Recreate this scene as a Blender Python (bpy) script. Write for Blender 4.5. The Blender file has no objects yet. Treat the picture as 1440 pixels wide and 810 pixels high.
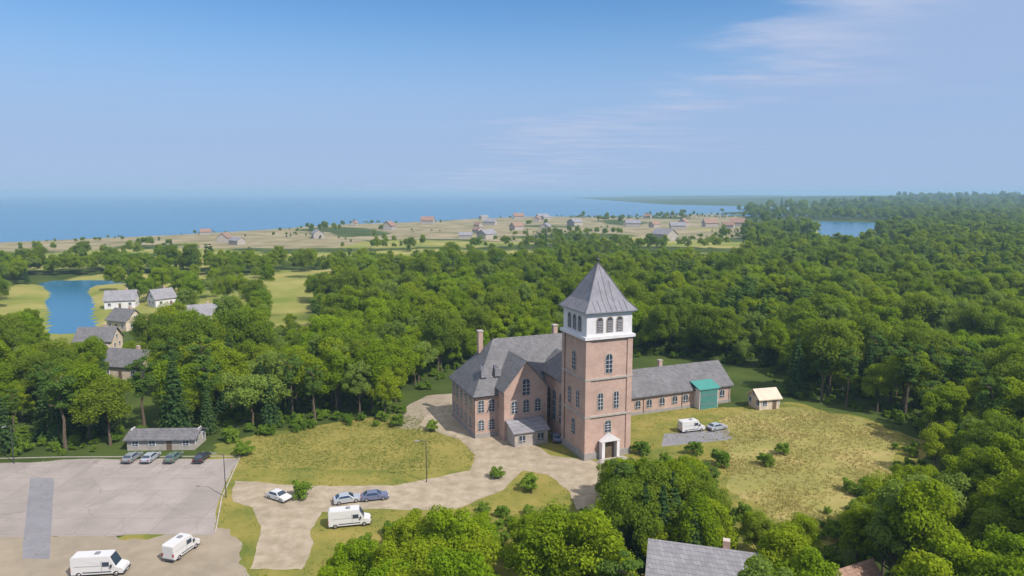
import bpy, bmesh, math, random
from mathutils import Vector, Matrix, noise
R=math.radians; rnd=random.Random(7)
S=bpy.context.scene; COL=S.collection
# ---------------- camera, sky, sun, exposure
cam=bpy.data.objects.new('camera',bpy.data.cameras.new('camera')); COL.objects.link(cam)
cam.location=(0,0,50); cam.data.lens=24; cam.data.clip_end=80000
cam.rotation_euler=(R(90-7.9),0,0); S.camera=cam
SUN_EL=48; SUN_AZ=131      # azimuth clockwise from +Y: the sun stands to the right and a little behind the camera
w=bpy.data.worlds.new('World'); S.world=w; w.use_nodes=True
nt=w.node_tree; N=nt.nodes; L=nt.links; bg=N['Background']
sk=N.new('ShaderNodeTexSky'); sk.sky_type='NISHITA'; sk.sun_disc=False
sk.sun_elevation=R(SUN_EL); sk.sun_rotation=R(SUN_AZ); sk.altitude=0; sk.air_density=1.0; sk.dust_density=0.25; sk.ozone_density=2.5
tc=N.new('ShaderNodeTexCoord')
# thin high cloud: noise on the view direction projected to a flat layer
sep=N.new('ShaderNodeSeparateXYZ'); L.new(tc.outputs['Generated'],sep.inputs[0])
def M(op,a,b=None,clamp=False,tree=None):
    n=(tree or nt).nodes.new('ShaderNodeMath'); n.operation=op; n.use_clamp=clamp
    for i,v in enumerate((a,b)):
        if v is None: continue
        if isinstance(v,(int,float)): n.inputs[i].default_value=v
        else: (tree or nt).links.new(v,n.inputs[i])
    return n.outputs[0]
zz=M('ADD',M('MAXIMUM',sep.outputs[2],0.0),0.06)
cx=M('DIVIDE',sep.outputs[0],zz); cy=M('DIVIDE',sep.outputs[1],zz)
cmb=N.new('ShaderNodeCombineXYZ'); L.new(cx,cmb.inputs[0]); L.new(cy,cmb.inputs[1])
n1=N.new('ShaderNodeTexNoise'); n1.inputs['Scale'].default_value=.55; n1.inputs['Detail'].default_value=7; n1.inputs['Roughness'].default_value=.55; n1.inputs['Distortion'].default_value=.6
mp=N.new('ShaderNodeMapping'); mp.inputs['Scale'].default_value=(.55,1.3,1); mp.inputs['Rotation'].default_value=(0,0,R(-28)); mp.inputs['Location'].default_value=(2.3,1.1,0)
L.new(cmb.outputs[0],mp.inputs[0]); L.new(mp.outputs[0],n1.inputs[0])
# cloud sheet lies to the right: mask on direction, its edge bent by the noise
edge=M('ADD',M('SUBTRACT',sep.outputs[0],M('MULTIPLY',sep.outputs[2],2.5)),.215)
edge=M('ADD',edge,M('MULTIPLY',M('SUBTRACT',n1.outputs[0],.5),.9))
mr=N.new('ShaderNodeMapRange'); mr.interpolation_type='SMOOTHSTEP'; L.new(edge,mr.inputs[0]); mr.inputs[1].default_value=-.03; mr.inputs[2].default_value=.16; mr.inputs[3].default_value=0; mr.inputs[4].default_value=1.0
fine=N.new('ShaderNodeTexNoise'); fine.inputs['Scale'].default_value=2.2; fine.inputs['Detail'].default_value=8; fine.inputs['Roughness'].default_value=.6; L.new(mp.outputs[0],fine.inputs[0])
veil=M('MULTIPLY',mr.outputs[0],.88)
band=N.new('ShaderNodeMapRange'); band.interpolation_type='SMOOTHSTEP'; L.new(edge,band.inputs[0]); band.inputs[1].default_value=.10; band.inputs[2].default_value=.34; band.inputs[3].default_value=1; band.inputs[4].default_value=.06
wisp=N.new('ShaderNodeMapRange'); wisp.interpolation_type='SMOOTHSTEP'; L.new(fine.outputs[0],wisp.inputs[0]); wisp.inputs[1].default_value=.36; wisp.inputs[2].default_value=.66
cl=M('MULTIPLY',M('MULTIPLY',mr.outputs[0],band.outputs[0]),wisp.outputs[0])
low=N.new('ShaderNodeMapRange'); low.interpolation_type='SMOOTHSTEP'; L.new(sep.outputs[2],low.inputs[0]); low.inputs[1].default_value=.06; low.inputs[2].default_value=.29; low.inputs[3].default_value=.92; low.inputs[4].default_value=.04
vol=M('MAXIMUM',low.outputs[0],veil,True); cl=M('MULTIPLY',cl,.95,True)
mix=N.new('ShaderNodeMix'); mix.data_type='RGBA'; L.new(vol,mix.inputs['Factor'])
tint=N.new('ShaderNodeMix'); tint.data_type='RGBA'; tint.blend_type='MULTIPLY'; tint.inputs['Factor'].default_value=1; tint.inputs['B'].default_value=(.405,.69,.885,1)
L.new(sk.outputs[0],tint.inputs['A']); L.new(tint.outputs['Result'],mix.inputs['A']); mix.inputs['B'].default_value=(2.42,3.2,4.85,1)
# broken bright cloud added overhead, out of frame, to lift the ambient light
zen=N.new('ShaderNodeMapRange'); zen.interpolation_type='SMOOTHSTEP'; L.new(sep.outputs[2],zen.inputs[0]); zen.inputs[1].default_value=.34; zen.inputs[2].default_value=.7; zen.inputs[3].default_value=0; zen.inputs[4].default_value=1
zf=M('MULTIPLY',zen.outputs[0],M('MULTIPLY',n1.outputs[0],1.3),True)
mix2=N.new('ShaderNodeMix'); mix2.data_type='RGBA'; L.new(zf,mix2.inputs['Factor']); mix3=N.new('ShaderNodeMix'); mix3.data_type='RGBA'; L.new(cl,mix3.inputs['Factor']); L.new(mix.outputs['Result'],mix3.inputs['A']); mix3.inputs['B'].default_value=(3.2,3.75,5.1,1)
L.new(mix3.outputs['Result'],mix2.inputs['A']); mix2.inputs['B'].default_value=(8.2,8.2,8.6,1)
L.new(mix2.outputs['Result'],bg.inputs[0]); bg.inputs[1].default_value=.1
vs=S.view_settings; vs.view_transform='Standard'; vs.look='None'; vs.gamma=1; vs.exposure=0.62; vs.use_curve_mapping=False
sl=bpy.data.lights.new('sun','SUN'); sl.energy=3.4; sl.angle=R(.53); sl.color=(1,.95,.87)
so=bpy.data.objects.new('sun',sl); COL.objects.link(so)
sd=Vector((math.sin(R(SUN_AZ))*math.cos(R(SUN_EL)),math.cos(R(SUN_AZ))*math.cos(R(SUN_EL)),math.sin(R(SUN_EL))))
so.rotation_euler=sd.to_track_quat('Z','Y').to_euler()
# ---------------- materials
def mat(name,c,rough=.9,c2=None,scale=1.0,detail=5,metal=0,spec=.3,c3=None,bump=0,bscale=None,rand=0,lo=.35,hi=.65,coord='Object'):
    m=bpy.data.materials.new(name); m.use_nodes=True; t=m.node_tree; p=t.nodes['Principled BSDF']
    p.inputs['Roughness'].default_value=rough; p.inputs['Metallic'].default_value=metal; p.inputs['Specular IOR Level'].default_value=spec
    p.inputs['Base Color'].default_value=(*c,1)
    if c2 is not None or bump:
        tcn=t.nodes.new('ShaderNodeTexCoord')
    out=None
    if c2 is not None:
        nz=t.nodes.new('ShaderNodeTexNoise'); nz.inputs['Scale'].default_value=scale; nz.inputs['Detail'].default_value=detail; nz.inputs['Roughness'].default_value=.6
        t.links.new(tcn.outputs[coord],nz.inputs[0])
        r=t.nodes.new('ShaderNodeValToRGB'); e=r.color_ramp.elements; e[0].position=lo; e[1].position=hi; e[0].color=(*c,1); e[1].color=(*c2,1)
        if c3 is not None: k=e.new((lo+hi)/2); k.color=(*c3,1)
        t.links.new(nz.outputs[0],r.inputs[0]); out=r.outputs[0]
    if rand:
        oi=t.nodes.new('ShaderNodeObjectInfo'); hs=t.nodes.new('ShaderNodeHueSaturation')
        v=M('ADD',M('MULTIPLY',oi.outputs['Random'],rand),1-rand/2,tree=t); t.links.new(v,hs.inputs['Value'])
        if out: t.links.new(out,hs.inputs['Color'])
        else: hs.inputs['Color'].default_value=(*c,1)
        out=hs.outputs[0]
    if out: t.links.new(out,p.inputs['Base Color'])
    if bump:
        b2=t.nodes.new('ShaderNodeTexNoise'); b2.inputs['Scale'].default_value=bscale or scale*6; b2.inputs['Detail'].default_value=6; t.links.new(tcn.outputs[coord],b2.inputs[0])
        bp=t.nodes.new('ShaderNodeBump'); bp.inputs['Strength'].default_value=bump; bp.inputs['Distance'].default_value=.1; t.links.new(b2.outputs[0],bp.inputs['Height']); t.links.new(bp.outputs[0],p.inputs['Normal'])
    return m
def leafmat(name,ca,cb,trans=.35):
    m=bpy.data.materials.new(name); m.use_nodes=True; t=m.node_tree; n=t.nodes; l=t.links
    for x in list(n): n.remove(x)
    o=n.new('ShaderNodeOutputMaterial'); d=n.new('ShaderNodeBsdfDiffuse'); tr=n.new('ShaderNodeBsdfTranslucent'); mx=n.new('ShaderNodeMixShader'); mx.inputs[0].default_value=trans
    oi=n.new('ShaderNodeObjectInfo'); geo=n.new('ShaderNodeNewGeometry')
    tcn=n.new('ShaderNodeTexCoord'); nz=n.new('ShaderNodeTexNoise'); nz.inputs['Scale'].default_value=.9; nz.inputs['Detail'].default_value=3; l.new(tcn.outputs['Object'],nz.inputs[0])
    f=M('ADD',M('MULTIPLY',oi.outputs['Random'],.62,tree=t),M('MULTIPLY',nz.outputs[0],.38,tree=t),True,tree=t)
    r=n.new('ShaderNodeValToRGB'); e=r.color_ramp.elements; e[0].color=(*ca,1); e[1].color=(*cb,1); e[0].position=.12; e[1].position=.88; l.new(f,r.inputs[0])
    hs=n.new('ShaderNodeHueSaturation'); l.new(r.outputs[0],hs.inputs['Color'])
    l.new(M('ADD',M('MULTIPLY',geo.outputs['Random Per Island'],.5,tree=t),.75,tree=t),hs.inputs['Value'])
    l.new(hs.outputs[0],d.inputs[0]); l.new(hs.outputs[0],tr.inputs[0]); l.new(d.outputs[0],mx.inputs[1]); l.new(tr.outputs[0],mx.inputs[2]); l.new(mx.outputs[0],o.inputs[0])
    return m
def brickmat(name,c1,c2,mortar,scale=1.0):
    m=bpy.data.materials.new(name); m.use_nodes=True; t=m.node_tree; p=t.nodes['Principled BSDF']; p.inputs['Roughness'].default_value=.92; p.inputs['Specular IOR Level'].default_value=.2
    tcn=t.nodes.new('ShaderNodeTexCoord'); sp=t.nodes.new('ShaderNodeSeparateXYZ'); t.links.new(tcn.outputs['Object'],sp.inputs[0])
    cb=t.nodes.new('ShaderNodeCombineXYZ'); t.links.new(M('ADD',sp.outputs[0],sp.outputs[1],tree=t),cb.inputs[0]); t.links.new(sp.outputs[2],cb.inputs[1])
    b=t.nodes.new('ShaderNodeTexBrick'); t.links.new(cb.outputs[0],b.inputs[0]); b.inputs['Scale'].default_value=scale
    b.inputs['Brick Width'].default_value=.30; b.inputs['Row Height'].default_value=.10; b.inputs['Mortar Size'].default_value=.012
    b.inputs['Color1'].default_value=(*c1,1); b.inputs['Color2'].default_value=(*c2,1); b.inputs['Mortar'].default_value=(*mortar,1)
    nz=t.nodes.new('ShaderNodeTexNoise'); nz.inputs['Scale'].default_value=.35; nz.inputs['Detail'].default_value=8; nz.inputs['Roughness'].default_value=.7; t.links.new(tcn.outputs['Object'],nz.inputs[0])
    hs=t.nodes.new('ShaderNodeHueSaturation'); t.links.new(b.outputs[0],hs.inputs['Color']); t.links.new(M('ADD',M('MULTIPLY',nz.outputs[0],.9,tree=t),.55,tree=t),hs.inputs['Value']); t.links.new(hs.outputs[0],p.inputs['Base Color'])
    bp=t.nodes.new('ShaderNodeBump'); bp.inputs['Strength'].default_value=.4; bp.inputs['Distance'].default_value=.03; t.links.new(b.outputs['Fac'],bp.inputs['Height']); bp.invert=True; t.links.new(bp.outputs[0],p.inputs['Normal'])
    return m
def roofmat(name,c1,c2,mortar,bw=.5,rh=.3,metal=0):
    m=brickmat(name,c1,c2,mortar); t=m.node_tree; b=[n for n in t.nodes if n.type=='TEX_BRICK'][0]
    b.inputs['Brick Width'].default_value=bw; b.inputs['Row Height'].default_value=rh; b.inputs['Mortar Size'].default_value=.018; b.inputs['Mortar Smooth'].default_value=.6
    t.nodes['Principled BSDF'].inputs['Roughness'].default_value=.7
    return m
MT=dict(
 brick=brickmat('brick',(.49,.31,.245),(.42,.25,.195),(.48,.41,.355)),
 white=mat('white_render',(.70,.66,.67),.85,(.60,.565,.57),.6,bump=.2,bscale=8),
 cream=mat('cream_render',(.62,.50,.38),.9,(.52,.42,.33),.8),
 stone=mat('pale_stone',(.42,.37,.32),.9,(.32,.28,.25),1.2),
 slate=roofmat('grey_slate',(.125,.12,.125),(.175,.165,.17),(.07,.07,.07)),
 slate_light=roofmat('pale_grey_tile',(.215,.205,.22),(.275,.26,.275),(.11,.105,.11),.45,.36),
 slate_mid=mat('weathered_zinc',(.175,.168,.19),.7,(.225,.217,.24),.7),
 tile=roofmat('brown_tile',(.25,.15,.11),(.32,.20,.15),(.12,.07,.05),.4,.33),
 glass=mat('window_glass',(.03,.045,.07),.12,spec=.6),
 teal=mat('teal_paint',(.06,.25,.21),.6,(.05,.21,.18),2),
 wood=mat('dark_wood',(.12,.08,.05),.8,(.17,.12,.08),3),
 metal=mat('dark_metal',(.10,.10,.11),.5,metal=.6),
 bark=mat('bark',(.09,.065,.045),.95,(.15,.11,.075),3),
 tyre=mat('tyre',(.02,.02,.02),.8), rim=mat('rim',(.45,.45,.47),.35,metal=.8),
 lamp=mat('headlight_lens',(.7,.7,.7),.1,spec=.8), red=mat('tail_lens',(.35,.02,.02),.3),
 carwhite=mat('white_car_paint',(.58,.56,.55),.25,spec=.6), carblue=mat('blue_grey_car_paint',(.13,.14,.22),.3,spec=.6),
 cargrey=mat('grey_car_paint',(.22,.23,.24),.3,spec=.6), carsilver=mat('silver_car_paint',(.48,.50,.54),.3,metal=.4), carblack=mat('black_car_paint',(.03,.03,.035),.25,spec=.6),
 cargreen=mat('green_car_paint',(.10,.15,.12),.3,spec=.6),
 plinth=mat('plinth_stone',(.25,.23,.21),.9,(.33,.30,.28),1.5),
)
LEAF=dict(birch=leafmat('birch_leaf',(.18,.26,.045),(.26,.34,.06),.5),ash=leafmat('ash_leaf',(.14,.215,.02),(.225,.285,.026),.5),oak=leafmat('oak_leaf',(.165,.255,.012),(.29,.355,.018),.5), lime=leafmat('lime_leaf',(.175,.285,.012),(.285,.37,.014),.5),
 pine=leafmat('pine_needle',(.085,.15,.026),(.135,.21,.034),.4), spruce=leafmat('spruce_needle',(.042,.085,.026),(.075,.13,.036),.3), bush=leafmat('bush_leaf',(.10,.18,.018),(.19,.28,.03)))
GREEN=dict(
 ground=mat('forest_floor',(.035,.055,.014),1,(.075,.10,.022),.05,detail=12,spec=.05,bump=.6,bscale=.8),
)
# ---------------- helpers
def tag(o,label=None,cat=None,group=None,kind=None):
    if label: o['label']=label
    if cat: o['category']=cat
    if group: o['group']=group
    if kind: o['kind']=kind
    return o
def empty(name,loc,rz=0):
    o=bpy.data.objects.new(name,None); COL.objects.link(o); o.location=loc; o.rotation_euler=(0,0,rz); o.empty_display_size=.5; return o
class MB:
    def __init__(s): s.v=[]; s.f=[]
    def add(s,vs,fs):
        k=len(s.v); s.v+= [tuple(v) for v in vs]; s.f+=[tuple(i+k for i in f) for f in fs]; return s
    def box(s,x0,x1,y0,y1,z0,z1):
        return s.add([(x0,y0,z0),(x1,y0,z0),(x1,y1,z0),(x0,y1,z0),(x0,y0,z1),(x1,y0,z1),(x1,y1,z1),(x0,y1,z1)],[(0,3,2,1),(4,5,6,7),(0,1,5,4),(1,2,6,5),(2,3,7,6),(3,0,4,7)])
    def tube(s,p,q,r0,r1,n=8):
        p=Vector(p);q=Vector(q);d=(q-p).normalized(); a=d.orthogonal().normalized(); b=d.cross(a)
        vs=[p+(a*math.cos(t)+b*math.sin(t))*r0 for t in [i*2*math.pi/n for i in range(n)]]+[q+(a*math.cos(t)+b*math.sin(t))*r1 for t in [i*2*math.pi/n for i in range(n)]]
        return s.add(vs,[(i,(i+1)%n,n+(i+1)%n,n+i) for i in range(n)]+[tuple(range(n))[::-1],tuple(range(n,2*n))])
    def prism(s,pts,y0,y1):   # pts in x,z; extruded along y
        n=len(pts); vs=[(x,y0,z) for x,z in pts]+[(x,y1,z) for x,z in pts]
        return s.add(vs,[tuple(range(n)),tuple(range(n,2*n))[::-1]]+[((i+1)%n,i,n+i,n+(i+1)%n) for i in range(n)])
    def build(s,name,m,parent=None,smooth=False,bevel=0):
        me=bpy.data.meshes.new(name); me.from_pydata(s.v,[],s.f)
        bm=bmesh.new(); bm.from_mesh(me); bmesh.ops.recalc_face_normals(bm,faces=bm.faces)
        if bevel: bmesh.ops.bevel(bm,geom=list(bm.edges),offset=bevel,segments=2,affect='EDGES',clamp_overlap=True)
        bm.to_mesh(me); bm.free()
        me.materials.append(m)
        if smooth:
            for p in me.polygons: p.use_smooth=True
        o=bpy.data.objects.new(name,me); COL.objects.link(o)
        if parent: o.parent=parent
        return o
def copy_tree(o,parent=None):
    c=o.copy(); COL.objects.link(c); c.parent=parent
    for ch in list(KIDS.get(o.name,[])) : copy_tree(ch,c)
    return c
KIDS={}
def reg(root):
    for o in bpy.data.objects:
        if o.parent is not None:
            KIDS.setdefault(o.parent.name,[])
            if o not in KIDS[o.parent.name]: KIDS[o.parent.name].append(o)
PIT=R(7.9)
def Yrow(py): return 50/math.tan(PIT+math.atan((py-405)/960))
def G(px,py):     # a point on flat ground seen at a photograph pixel
    Y=Yrow(py); return ((px-720)/960*(.9905*Y+6.87),Y)
def proj(x,y,z):
    dz=y*math.cos(PIT)-(z-50)*math.sin(PIT)
    if dz<1: return (-9999,-9999)
    up=y*math.sin(PIT)+(z-50)*math.cos(PIT)
    return (720+960*x/dz,405-960*up/dz)
def inside(p,poly):
    x,y=p; c=False; n=len(poly)
    for i in range(n):
        x1,y1=poly[i]; x2,y2=poly[i-1]
        if (y1>y)!=(y2>y) and x<(x2-x1)*(y-y1)/(y2-y1)+x1: c=not c
    return c
# ---------------- terrain
def coast(x):     # distance of the shore as a function of x
    return min(640+1.45*(x+560),1480+max(0,x-300)*1.2)+50*noise.noise(Vector((x*.006,3,0)))
PONDS=[(-240,386,30,15)]
LAKES=[(520,1120,120,150),(640,1600,190,90),(300,640,40,60)]
def height(x,y):
    z=0
    if y>240:
        k=min((y-240)/300,1); z+=k*(1.6+2.6*noise.noise(Vector((x*.006,y*.006,0)))+1.2*noise.noise(Vector((x*.02,y*.02,4))))
    for cx_,cy_,a,b in PONDS+LAKES:
        d=math.hypot((x-cx_)/a,(y-cy_)/b)+.25*noise.noise(Vector((x*.03,y*.03,1)))
        z=min(z,max(-2.4,(d-1)*6-.8))
    if 200<y<440:
        t_=max(abs(x+.655*y)/(.034*y),abs(y-322)/74)+.3*noise.noise(Vector((x*.025,y*.025,5))); z=min(z,max(-2.4,(t_-1)*5-.8))
    if 600<y<1300:
        t_=math.hypot((x-.49*y)/(.042*y),(y-930)/190)+.3*noise.noise(Vector((x*.012,y*.012,8))); z=min(z,max(-2.6,(t_-1)*8-.8))
    c=coast(x); 
    if y>c-60 and x<2200: z=z*(1-min(1,max(0,(y-c+60)/60)))-max(0,y-c)*.05
    z=max(z,-6)
    if x>700 and y>1500:
        k=min(1,(y-1500)/1800)*min(1,(x-500)/1500); 
        if y<9000: z=max(z,k*(22+20*noise.noise(Vector((x*.0007,y*.0006,7)))) -3)
    return z
def axis(vals):
    out=[]
    for a,b,st in vals:
        v=a
        while v<b: out.append(v); v+=st
    out.append(vals[-1][1]); return out
xs=axis([(-30000,-3000,3000),(-3000,-900,150),(-900,-330,14),(-330,-120,5),(-120,900,14),(900,3000,100),(3000,9000,600),(9000,30000,3000)])
ys=axis([(-1000,0,250),(0,240,40),(240,440,6),(440,900,12),(900,1700,25),(1700,4000,120),(4000,10000,500),(10000,30000,4000)])
vs_=[];fs_=[]
for j,y in enumerate(ys):
    for i,x in enumerate(xs): vs_.append((x,y,height(x,y) if y>200 else 0))
nx=len(xs)
for j in range(len(ys)-1):
    for i in range(nx-1): fs_.append((j*nx+i,j*nx+i+1,(j+1)*nx+i+1,(j+1)*nx+i))
me=bpy.data.meshes.new('ground'); me.from_pydata(vs_,[],fs_)
for p in me.polygons: p.use_smooth=True
# ground material: forest floor, with sandy shore and open meadow in the distance laid out by world position
m=GREEN['ground']; t=m.node_tree; p=t.nodes['Principled BSDF']; old=p.inputs['Base Color'].links[0].from_socket
tcn=[n for n in t.nodes if n.type=='TEX_COORD'][0]
vc=t.nodes.new('ShaderNodeAttribute'); vc.attribute_name='cover'
mxa=t.nodes.new('ShaderNodeMix'); mxa.data_type='RGBA'; mxb=t.nodes.new('ShaderNodeMix'); mxb.data_type='RGBA'
sepc=t.nodes.new('ShaderNodeSeparateColor'); t.links.new(vc.outputs['Color'],sepc.inputs[0])
nz=t.nodes.new('ShaderNodeTexNoise'); nz.inputs['Scale'].default_value=.03; nz.inputs['Detail'].default_value=10; t.links.new(tcn.outputs['Object'],nz.inputs[0])
def ramp(src,a,b,lo=.35,hi=.65):
    r=t.nodes.new('ShaderNodeValToRGB'); e=r.color_ramp.elements; e[0].position=lo; e[1].position=hi; e[0].color=(*a,1); e[1].color=(*b,1); t.links.new(src,r.inputs[0]); return r.outputs[0]
t.links.new(old,mxa.inputs['A']); t.links.new(ramp(nz.outputs[0],(.15,.18,.035),(.31,.27,.09)),mxa.inputs['B']); t.links.new(sepc.outputs[0],mxa.inputs['Factor'])
t.links.new(mxa.outputs['Result'],mxb.inputs['A']); t.links.new(ramp(nz.outputs[0],(.17,.155,.075),(.31,.25,.155)),mxb.inputs['B']); t.links.new(sepc.outputs[1],mxb.inputs['Factor']); t.links.new(mxb.outputs['Result'],p.inputs['Base Color'])
FIELDS=[(-122,322,34,36),(-112,390,24,60),(-190,280,70,62),(-200,380,70,40),(-260,320,26,40),(-95,355,48,22),(-150,395,30,14),(-128,338,22,10),(-240,335,28,26),(-108,290,9,12),(-136,262,14,14),(-176,214,20,9),(-300,470,60,30),(-40,560,90,30),(170,640,120,34),(-160,620,100,22),(330,930,150,60),(-118,236,10,16)]
def meadow(x,y):
    if abs(x+.33*y)<.036*y and 240<y<440: return True
    if abs(x+.432*y)<.04*y and 235<y<355: return True
    if 450<y<760 and x<.36*y and noise.noise(Vector((x*.010,y*.011,17)))>-.02: return True
    for a_,b_,c_,d_ in FIELDS:
        if math.hypot((x-a_)/c_,(y-b_)/d_)+.3*noise.noise(Vector((x*.03,y*.03,2)))<1: return True
    return False
def sandy(x,y):
    c=coast(x); 
    return y<c+40 and x<.335*y and y>(600 if x<-150 else 700)+90*noise.noise(Vector((x*.006,0,9))) and noise.noise(Vector((x*.008,y*.006,31)))>-.28
ca=me.color_attributes.new('cover','FLOAT_COLOR','POINT')
for i,v in enumerate(me.vertices):
    x,y,z=v.co; a=1.0 if (200<y<1700 and abs(x)<900 and meadow(x,y)) else 0.0; b=1.0 if (y>500 and y<1800 and sandy(x,y)) else 0.0
    ca.data[i].color=(a,b,0,1)
me.materials.append(m); go=bpy.data.objects.new('ground',me); COL.objects.link(go); tag(go,kind='structure')
wm=mat('water_surface',(.02,.12,.22),.22,spec=.5,bump=.5,bscale=.25)
wa=MB().add([(-30000,200,-.8),(30000,200,-.8),(30000,30000,-.8),(-30000,30000,-.8)],[(0,1,2,3)]).build('water',wm); tag(wa,kind='structure')
# ---------------- sheets on the near flat ground
def sheet(name,pts,z,m,jit=1.2,step=.9):
    out=[]
    n=len(pts)
    for i in range(n):
        a=Vector(pts[i]);b=Vector(pts[(i+1)%n]); k=max(1,int((b-a).length/step))
        for q in range(k):
            p_=a.lerp(b,q/k); d=(b-a).normalized(); nn=Vector((-d.y,d.x)); p_=p_+nn*jit*(noise.noise(Vector((p_.x*.13,p_.y*.13,z*999)))*1.7+noise.noise(Vector((p_.x*.6,p_.y*.6,z*99)))*.7)
            out.append((p_.x,p_.y,z))
    from mathutils.geometry import delaunay_2d_cdt
    n=len(out); r=delaunay_2d_cdt([Vector(v[:2]) for v in out],[],[list(range(n))],1,1e-4)
    me=bpy.data.meshes.new(name); me.from_pydata([(v.x,v.y,z) for v in r[0]],[],[tuple(f) for f in r[2]]); me.flip_normals() if me.polygons[0].normal.z<0 else None
    me.materials.append(m); o=bpy.data.objects.new(name,me); COL.objects.link(o); return tag(o,kind='structure')
lawn_m=mat('short_grass',(.11,.135,.028),1,(.26,.21,.06),.12,detail=12,spec=.05,c3=(.195,.18,.042),bump=.8,bscale=3)
dry_m=mat('dry_grass',(.22,.205,.065),1,(.35,.275,.11),.10,detail=12,spec=.05,c3=(.25,.225,.07),bump=.8,bscale=3)
gravel_m=mat('pale_gravel',(.275,.225,.155),1,(.40,.325,.24),.5,detail=12,spec=.1,bump=.7,bscale=9)
conc_m=mat('concrete_paving',(.28,.24,.215),.95,(.33,.284,.256),.22,detail=12,spec=.15,bump=.3,bscale=6)
def worn(m_,sc,amt,patch):
    t=m_.node_tree; p=t.nodes['Principled BSDF']; src=p.inputs['Base Color'].links[0].from_socket; tc_=[n for n in t.nodes if n.type=='TEX_COORD'][0]
    nz=t.nodes.new('ShaderNodeTexNoise'); nz.inputs['Scale'].default_value=.5; nz.inputs['Detail'].default_value=4; t.links.new(tc_.outputs['Object'],nz.inputs[0])
    ad=t.nodes.new('ShaderNodeVectorMath'); ad.operation='MULTIPLY_ADD'; t.links.new(nz.outputs['Color'],ad.inputs[0]); ad.inputs[1].default_value=(2.5,2.5,0); t.links.new(tc_.outputs['Object'],ad.inputs[2])
    vo=t.nodes.new('ShaderNodeTexVoronoi'); vo.feature='DISTANCE_TO_EDGE'; vo.inputs['Scale'].default_value=sc; t.links.new(ad.outputs[0],vo.inputs[0])
    crack=M('MULTIPLY',M('LESS_THAN',vo.outputs['Distance'],.005,tree=t),amt,tree=t)
    br=t.nodes.new('ShaderNodeTexBrick'); br.inputs['Scale'].default_value=1; br.inputs['Brick Width'].default_value=6; br.inputs['Row Height'].default_value=5; br.inputs['Mortar Size'].default_value=.045; br.offset=0
    br.inputs['Color1'].default_value=(1,1,1,1); br.inputs['Color2'].default_value=(.90,.90,.90,1); br.inputs['Mortar'].default_value=(.72,.72,.72,1); t.links.new(tc_.outputs['Object'],br.inputs[0])
    st=t.nodes.new('ShaderNodeTexNoise'); st.inputs['Scale'].default_value=.09; st.inputs['Detail'].default_value=9; st.inputs['Roughness'].default_value=.72; t.links.new(tc_.outputs['Object'],st.inputs[0])
    f=M('MULTIPLY',M('SUBTRACT',1.0,crack,tree=t),M('ADD',.72,M('MULTIPLY',st.outputs[0],.56,tree=t),tree=t),tree=t)
    mx=t.nodes.new('ShaderNodeMix'); mx.data_type='RGBA'; mx.blend_type='MULTIPLY'; mx.inputs['Factor'].default_value=1; t.links.new(src,mx.inputs['A'])
    if patch: t.links.new(br.outputs['Color'],mx.inputs['B'])
    else: mx.inputs['B'].default_value=(1,1,1,1)
    hs=t.nodes.new('ShaderNodeHueSaturation'); t.links.new(mx.outputs['Result'],hs.inputs['Color']); t.links.new(f,hs.inputs['Value']); t.links.new(hs.outputs[0],p.inputs['Base Color'])
worn(conc_m,.09,.2,True); worn(gravel_m,.2,0,False)
asph_m=mat('worn_asphalt',(.195,.185,.195),.95,(.225,.213,.225),.5,detail=10,spec=.15)
worn(asph_m,.3,.3,False)
sand_m=mat('trodden_sand',(.25,.205,.15),1,(.31,.255,.19),.3,detail=12,spec=.05,bump=.5,bscale=5)
P=lambda *a:[G(*q) for q in a]
worn(sand_m,.2,0,False)
LAWN=P((300,625),(420,600),(560,583),(640,560),(800,570),(1030,574),(1120,568),(1230,592),(1300,622),(1290,680),(1210,740),(1130,790),(1000,830),(600,830),(300,830),(60,830),(250,700))
sheet('lawn',LAWN,.004,lawn_m)
sheet('meadow',P((1015,582),(1110,572),(1215,588),(1262,625),(1262,676),(1215,690),(1190,716),(1110,750),(1070,712),(1040,700),(1015,650)),.008,dry_m)
sheet('dry_lawn',P((335,618),(450,600),(580,585),(700,588),(735,612),(700,640),(690,655),(560,660),(380,660),(330,650)),.008,mat('dry_lawn_grass',(.185,.17,.042),1,(.26,.215,.06),.15,detail=12,spec=.05,bump=.8,bscale=3))
sheet('sand_ground',P((-400,742),(200,755),(330,740),(345,810),(250,900),(-500,900)),.012,sand_m)
PATH_=P((325,666),(440,674),(560,673),(660,652),(640,602),(570,588),(560,550),(700,560),(790,640),(870,650),(868,720),(806,726),(735,672),(640,726),(460,730),(440,812),(345,812),(315,706))
CPK=P((-320,655),(60,650),(90,646),(335,645),(308,700),(300,752),(-400,758))
sheet('car_park_paving',CPK,.016,conc_m,jit=.3)
sheet('asphalt_strip',P((42,672),(76,672),(70,786),(30,786)),.020,asph_m,jit=.1)
sheet('gravel_path',P((330,676),(440,684),(560,683),(660,662),(670,640),(640,612),(590,598),(600,584),(660,578),(705,596),(740,618),(775,640),(850,650),(858,690),(846,716),(812,716),(800,690),(770,668),(735,662),(706,690),(640,716),(520,716),(450,720),(440,760),(425,800),(355,800),(365,740),(352,716),(325,706)),.020,gravel_m,jit=.5)
sheet('sandy_yard',P((548,590),(572,572),(600,556),(650,552),(690,580),(712,606),(690,622),(650,618),(610,606),(560,602)),.016,sand_m,jit=.5)
sheet('kerb_paving',P((934,610),(1024,604),(1030,618),(930,628)),.012,asph_m,jit=.1)
mk=MB()
for k in range(0,17):
    a=Vector((*G(62+k*17,648),.024)); b=a+Vector((-.1,-4.6,0)); w2=Vector((.05,0,0)); mk.add([a-w2,a+w2,b+w2,b-w2],[(0,1,2,3)])
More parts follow.
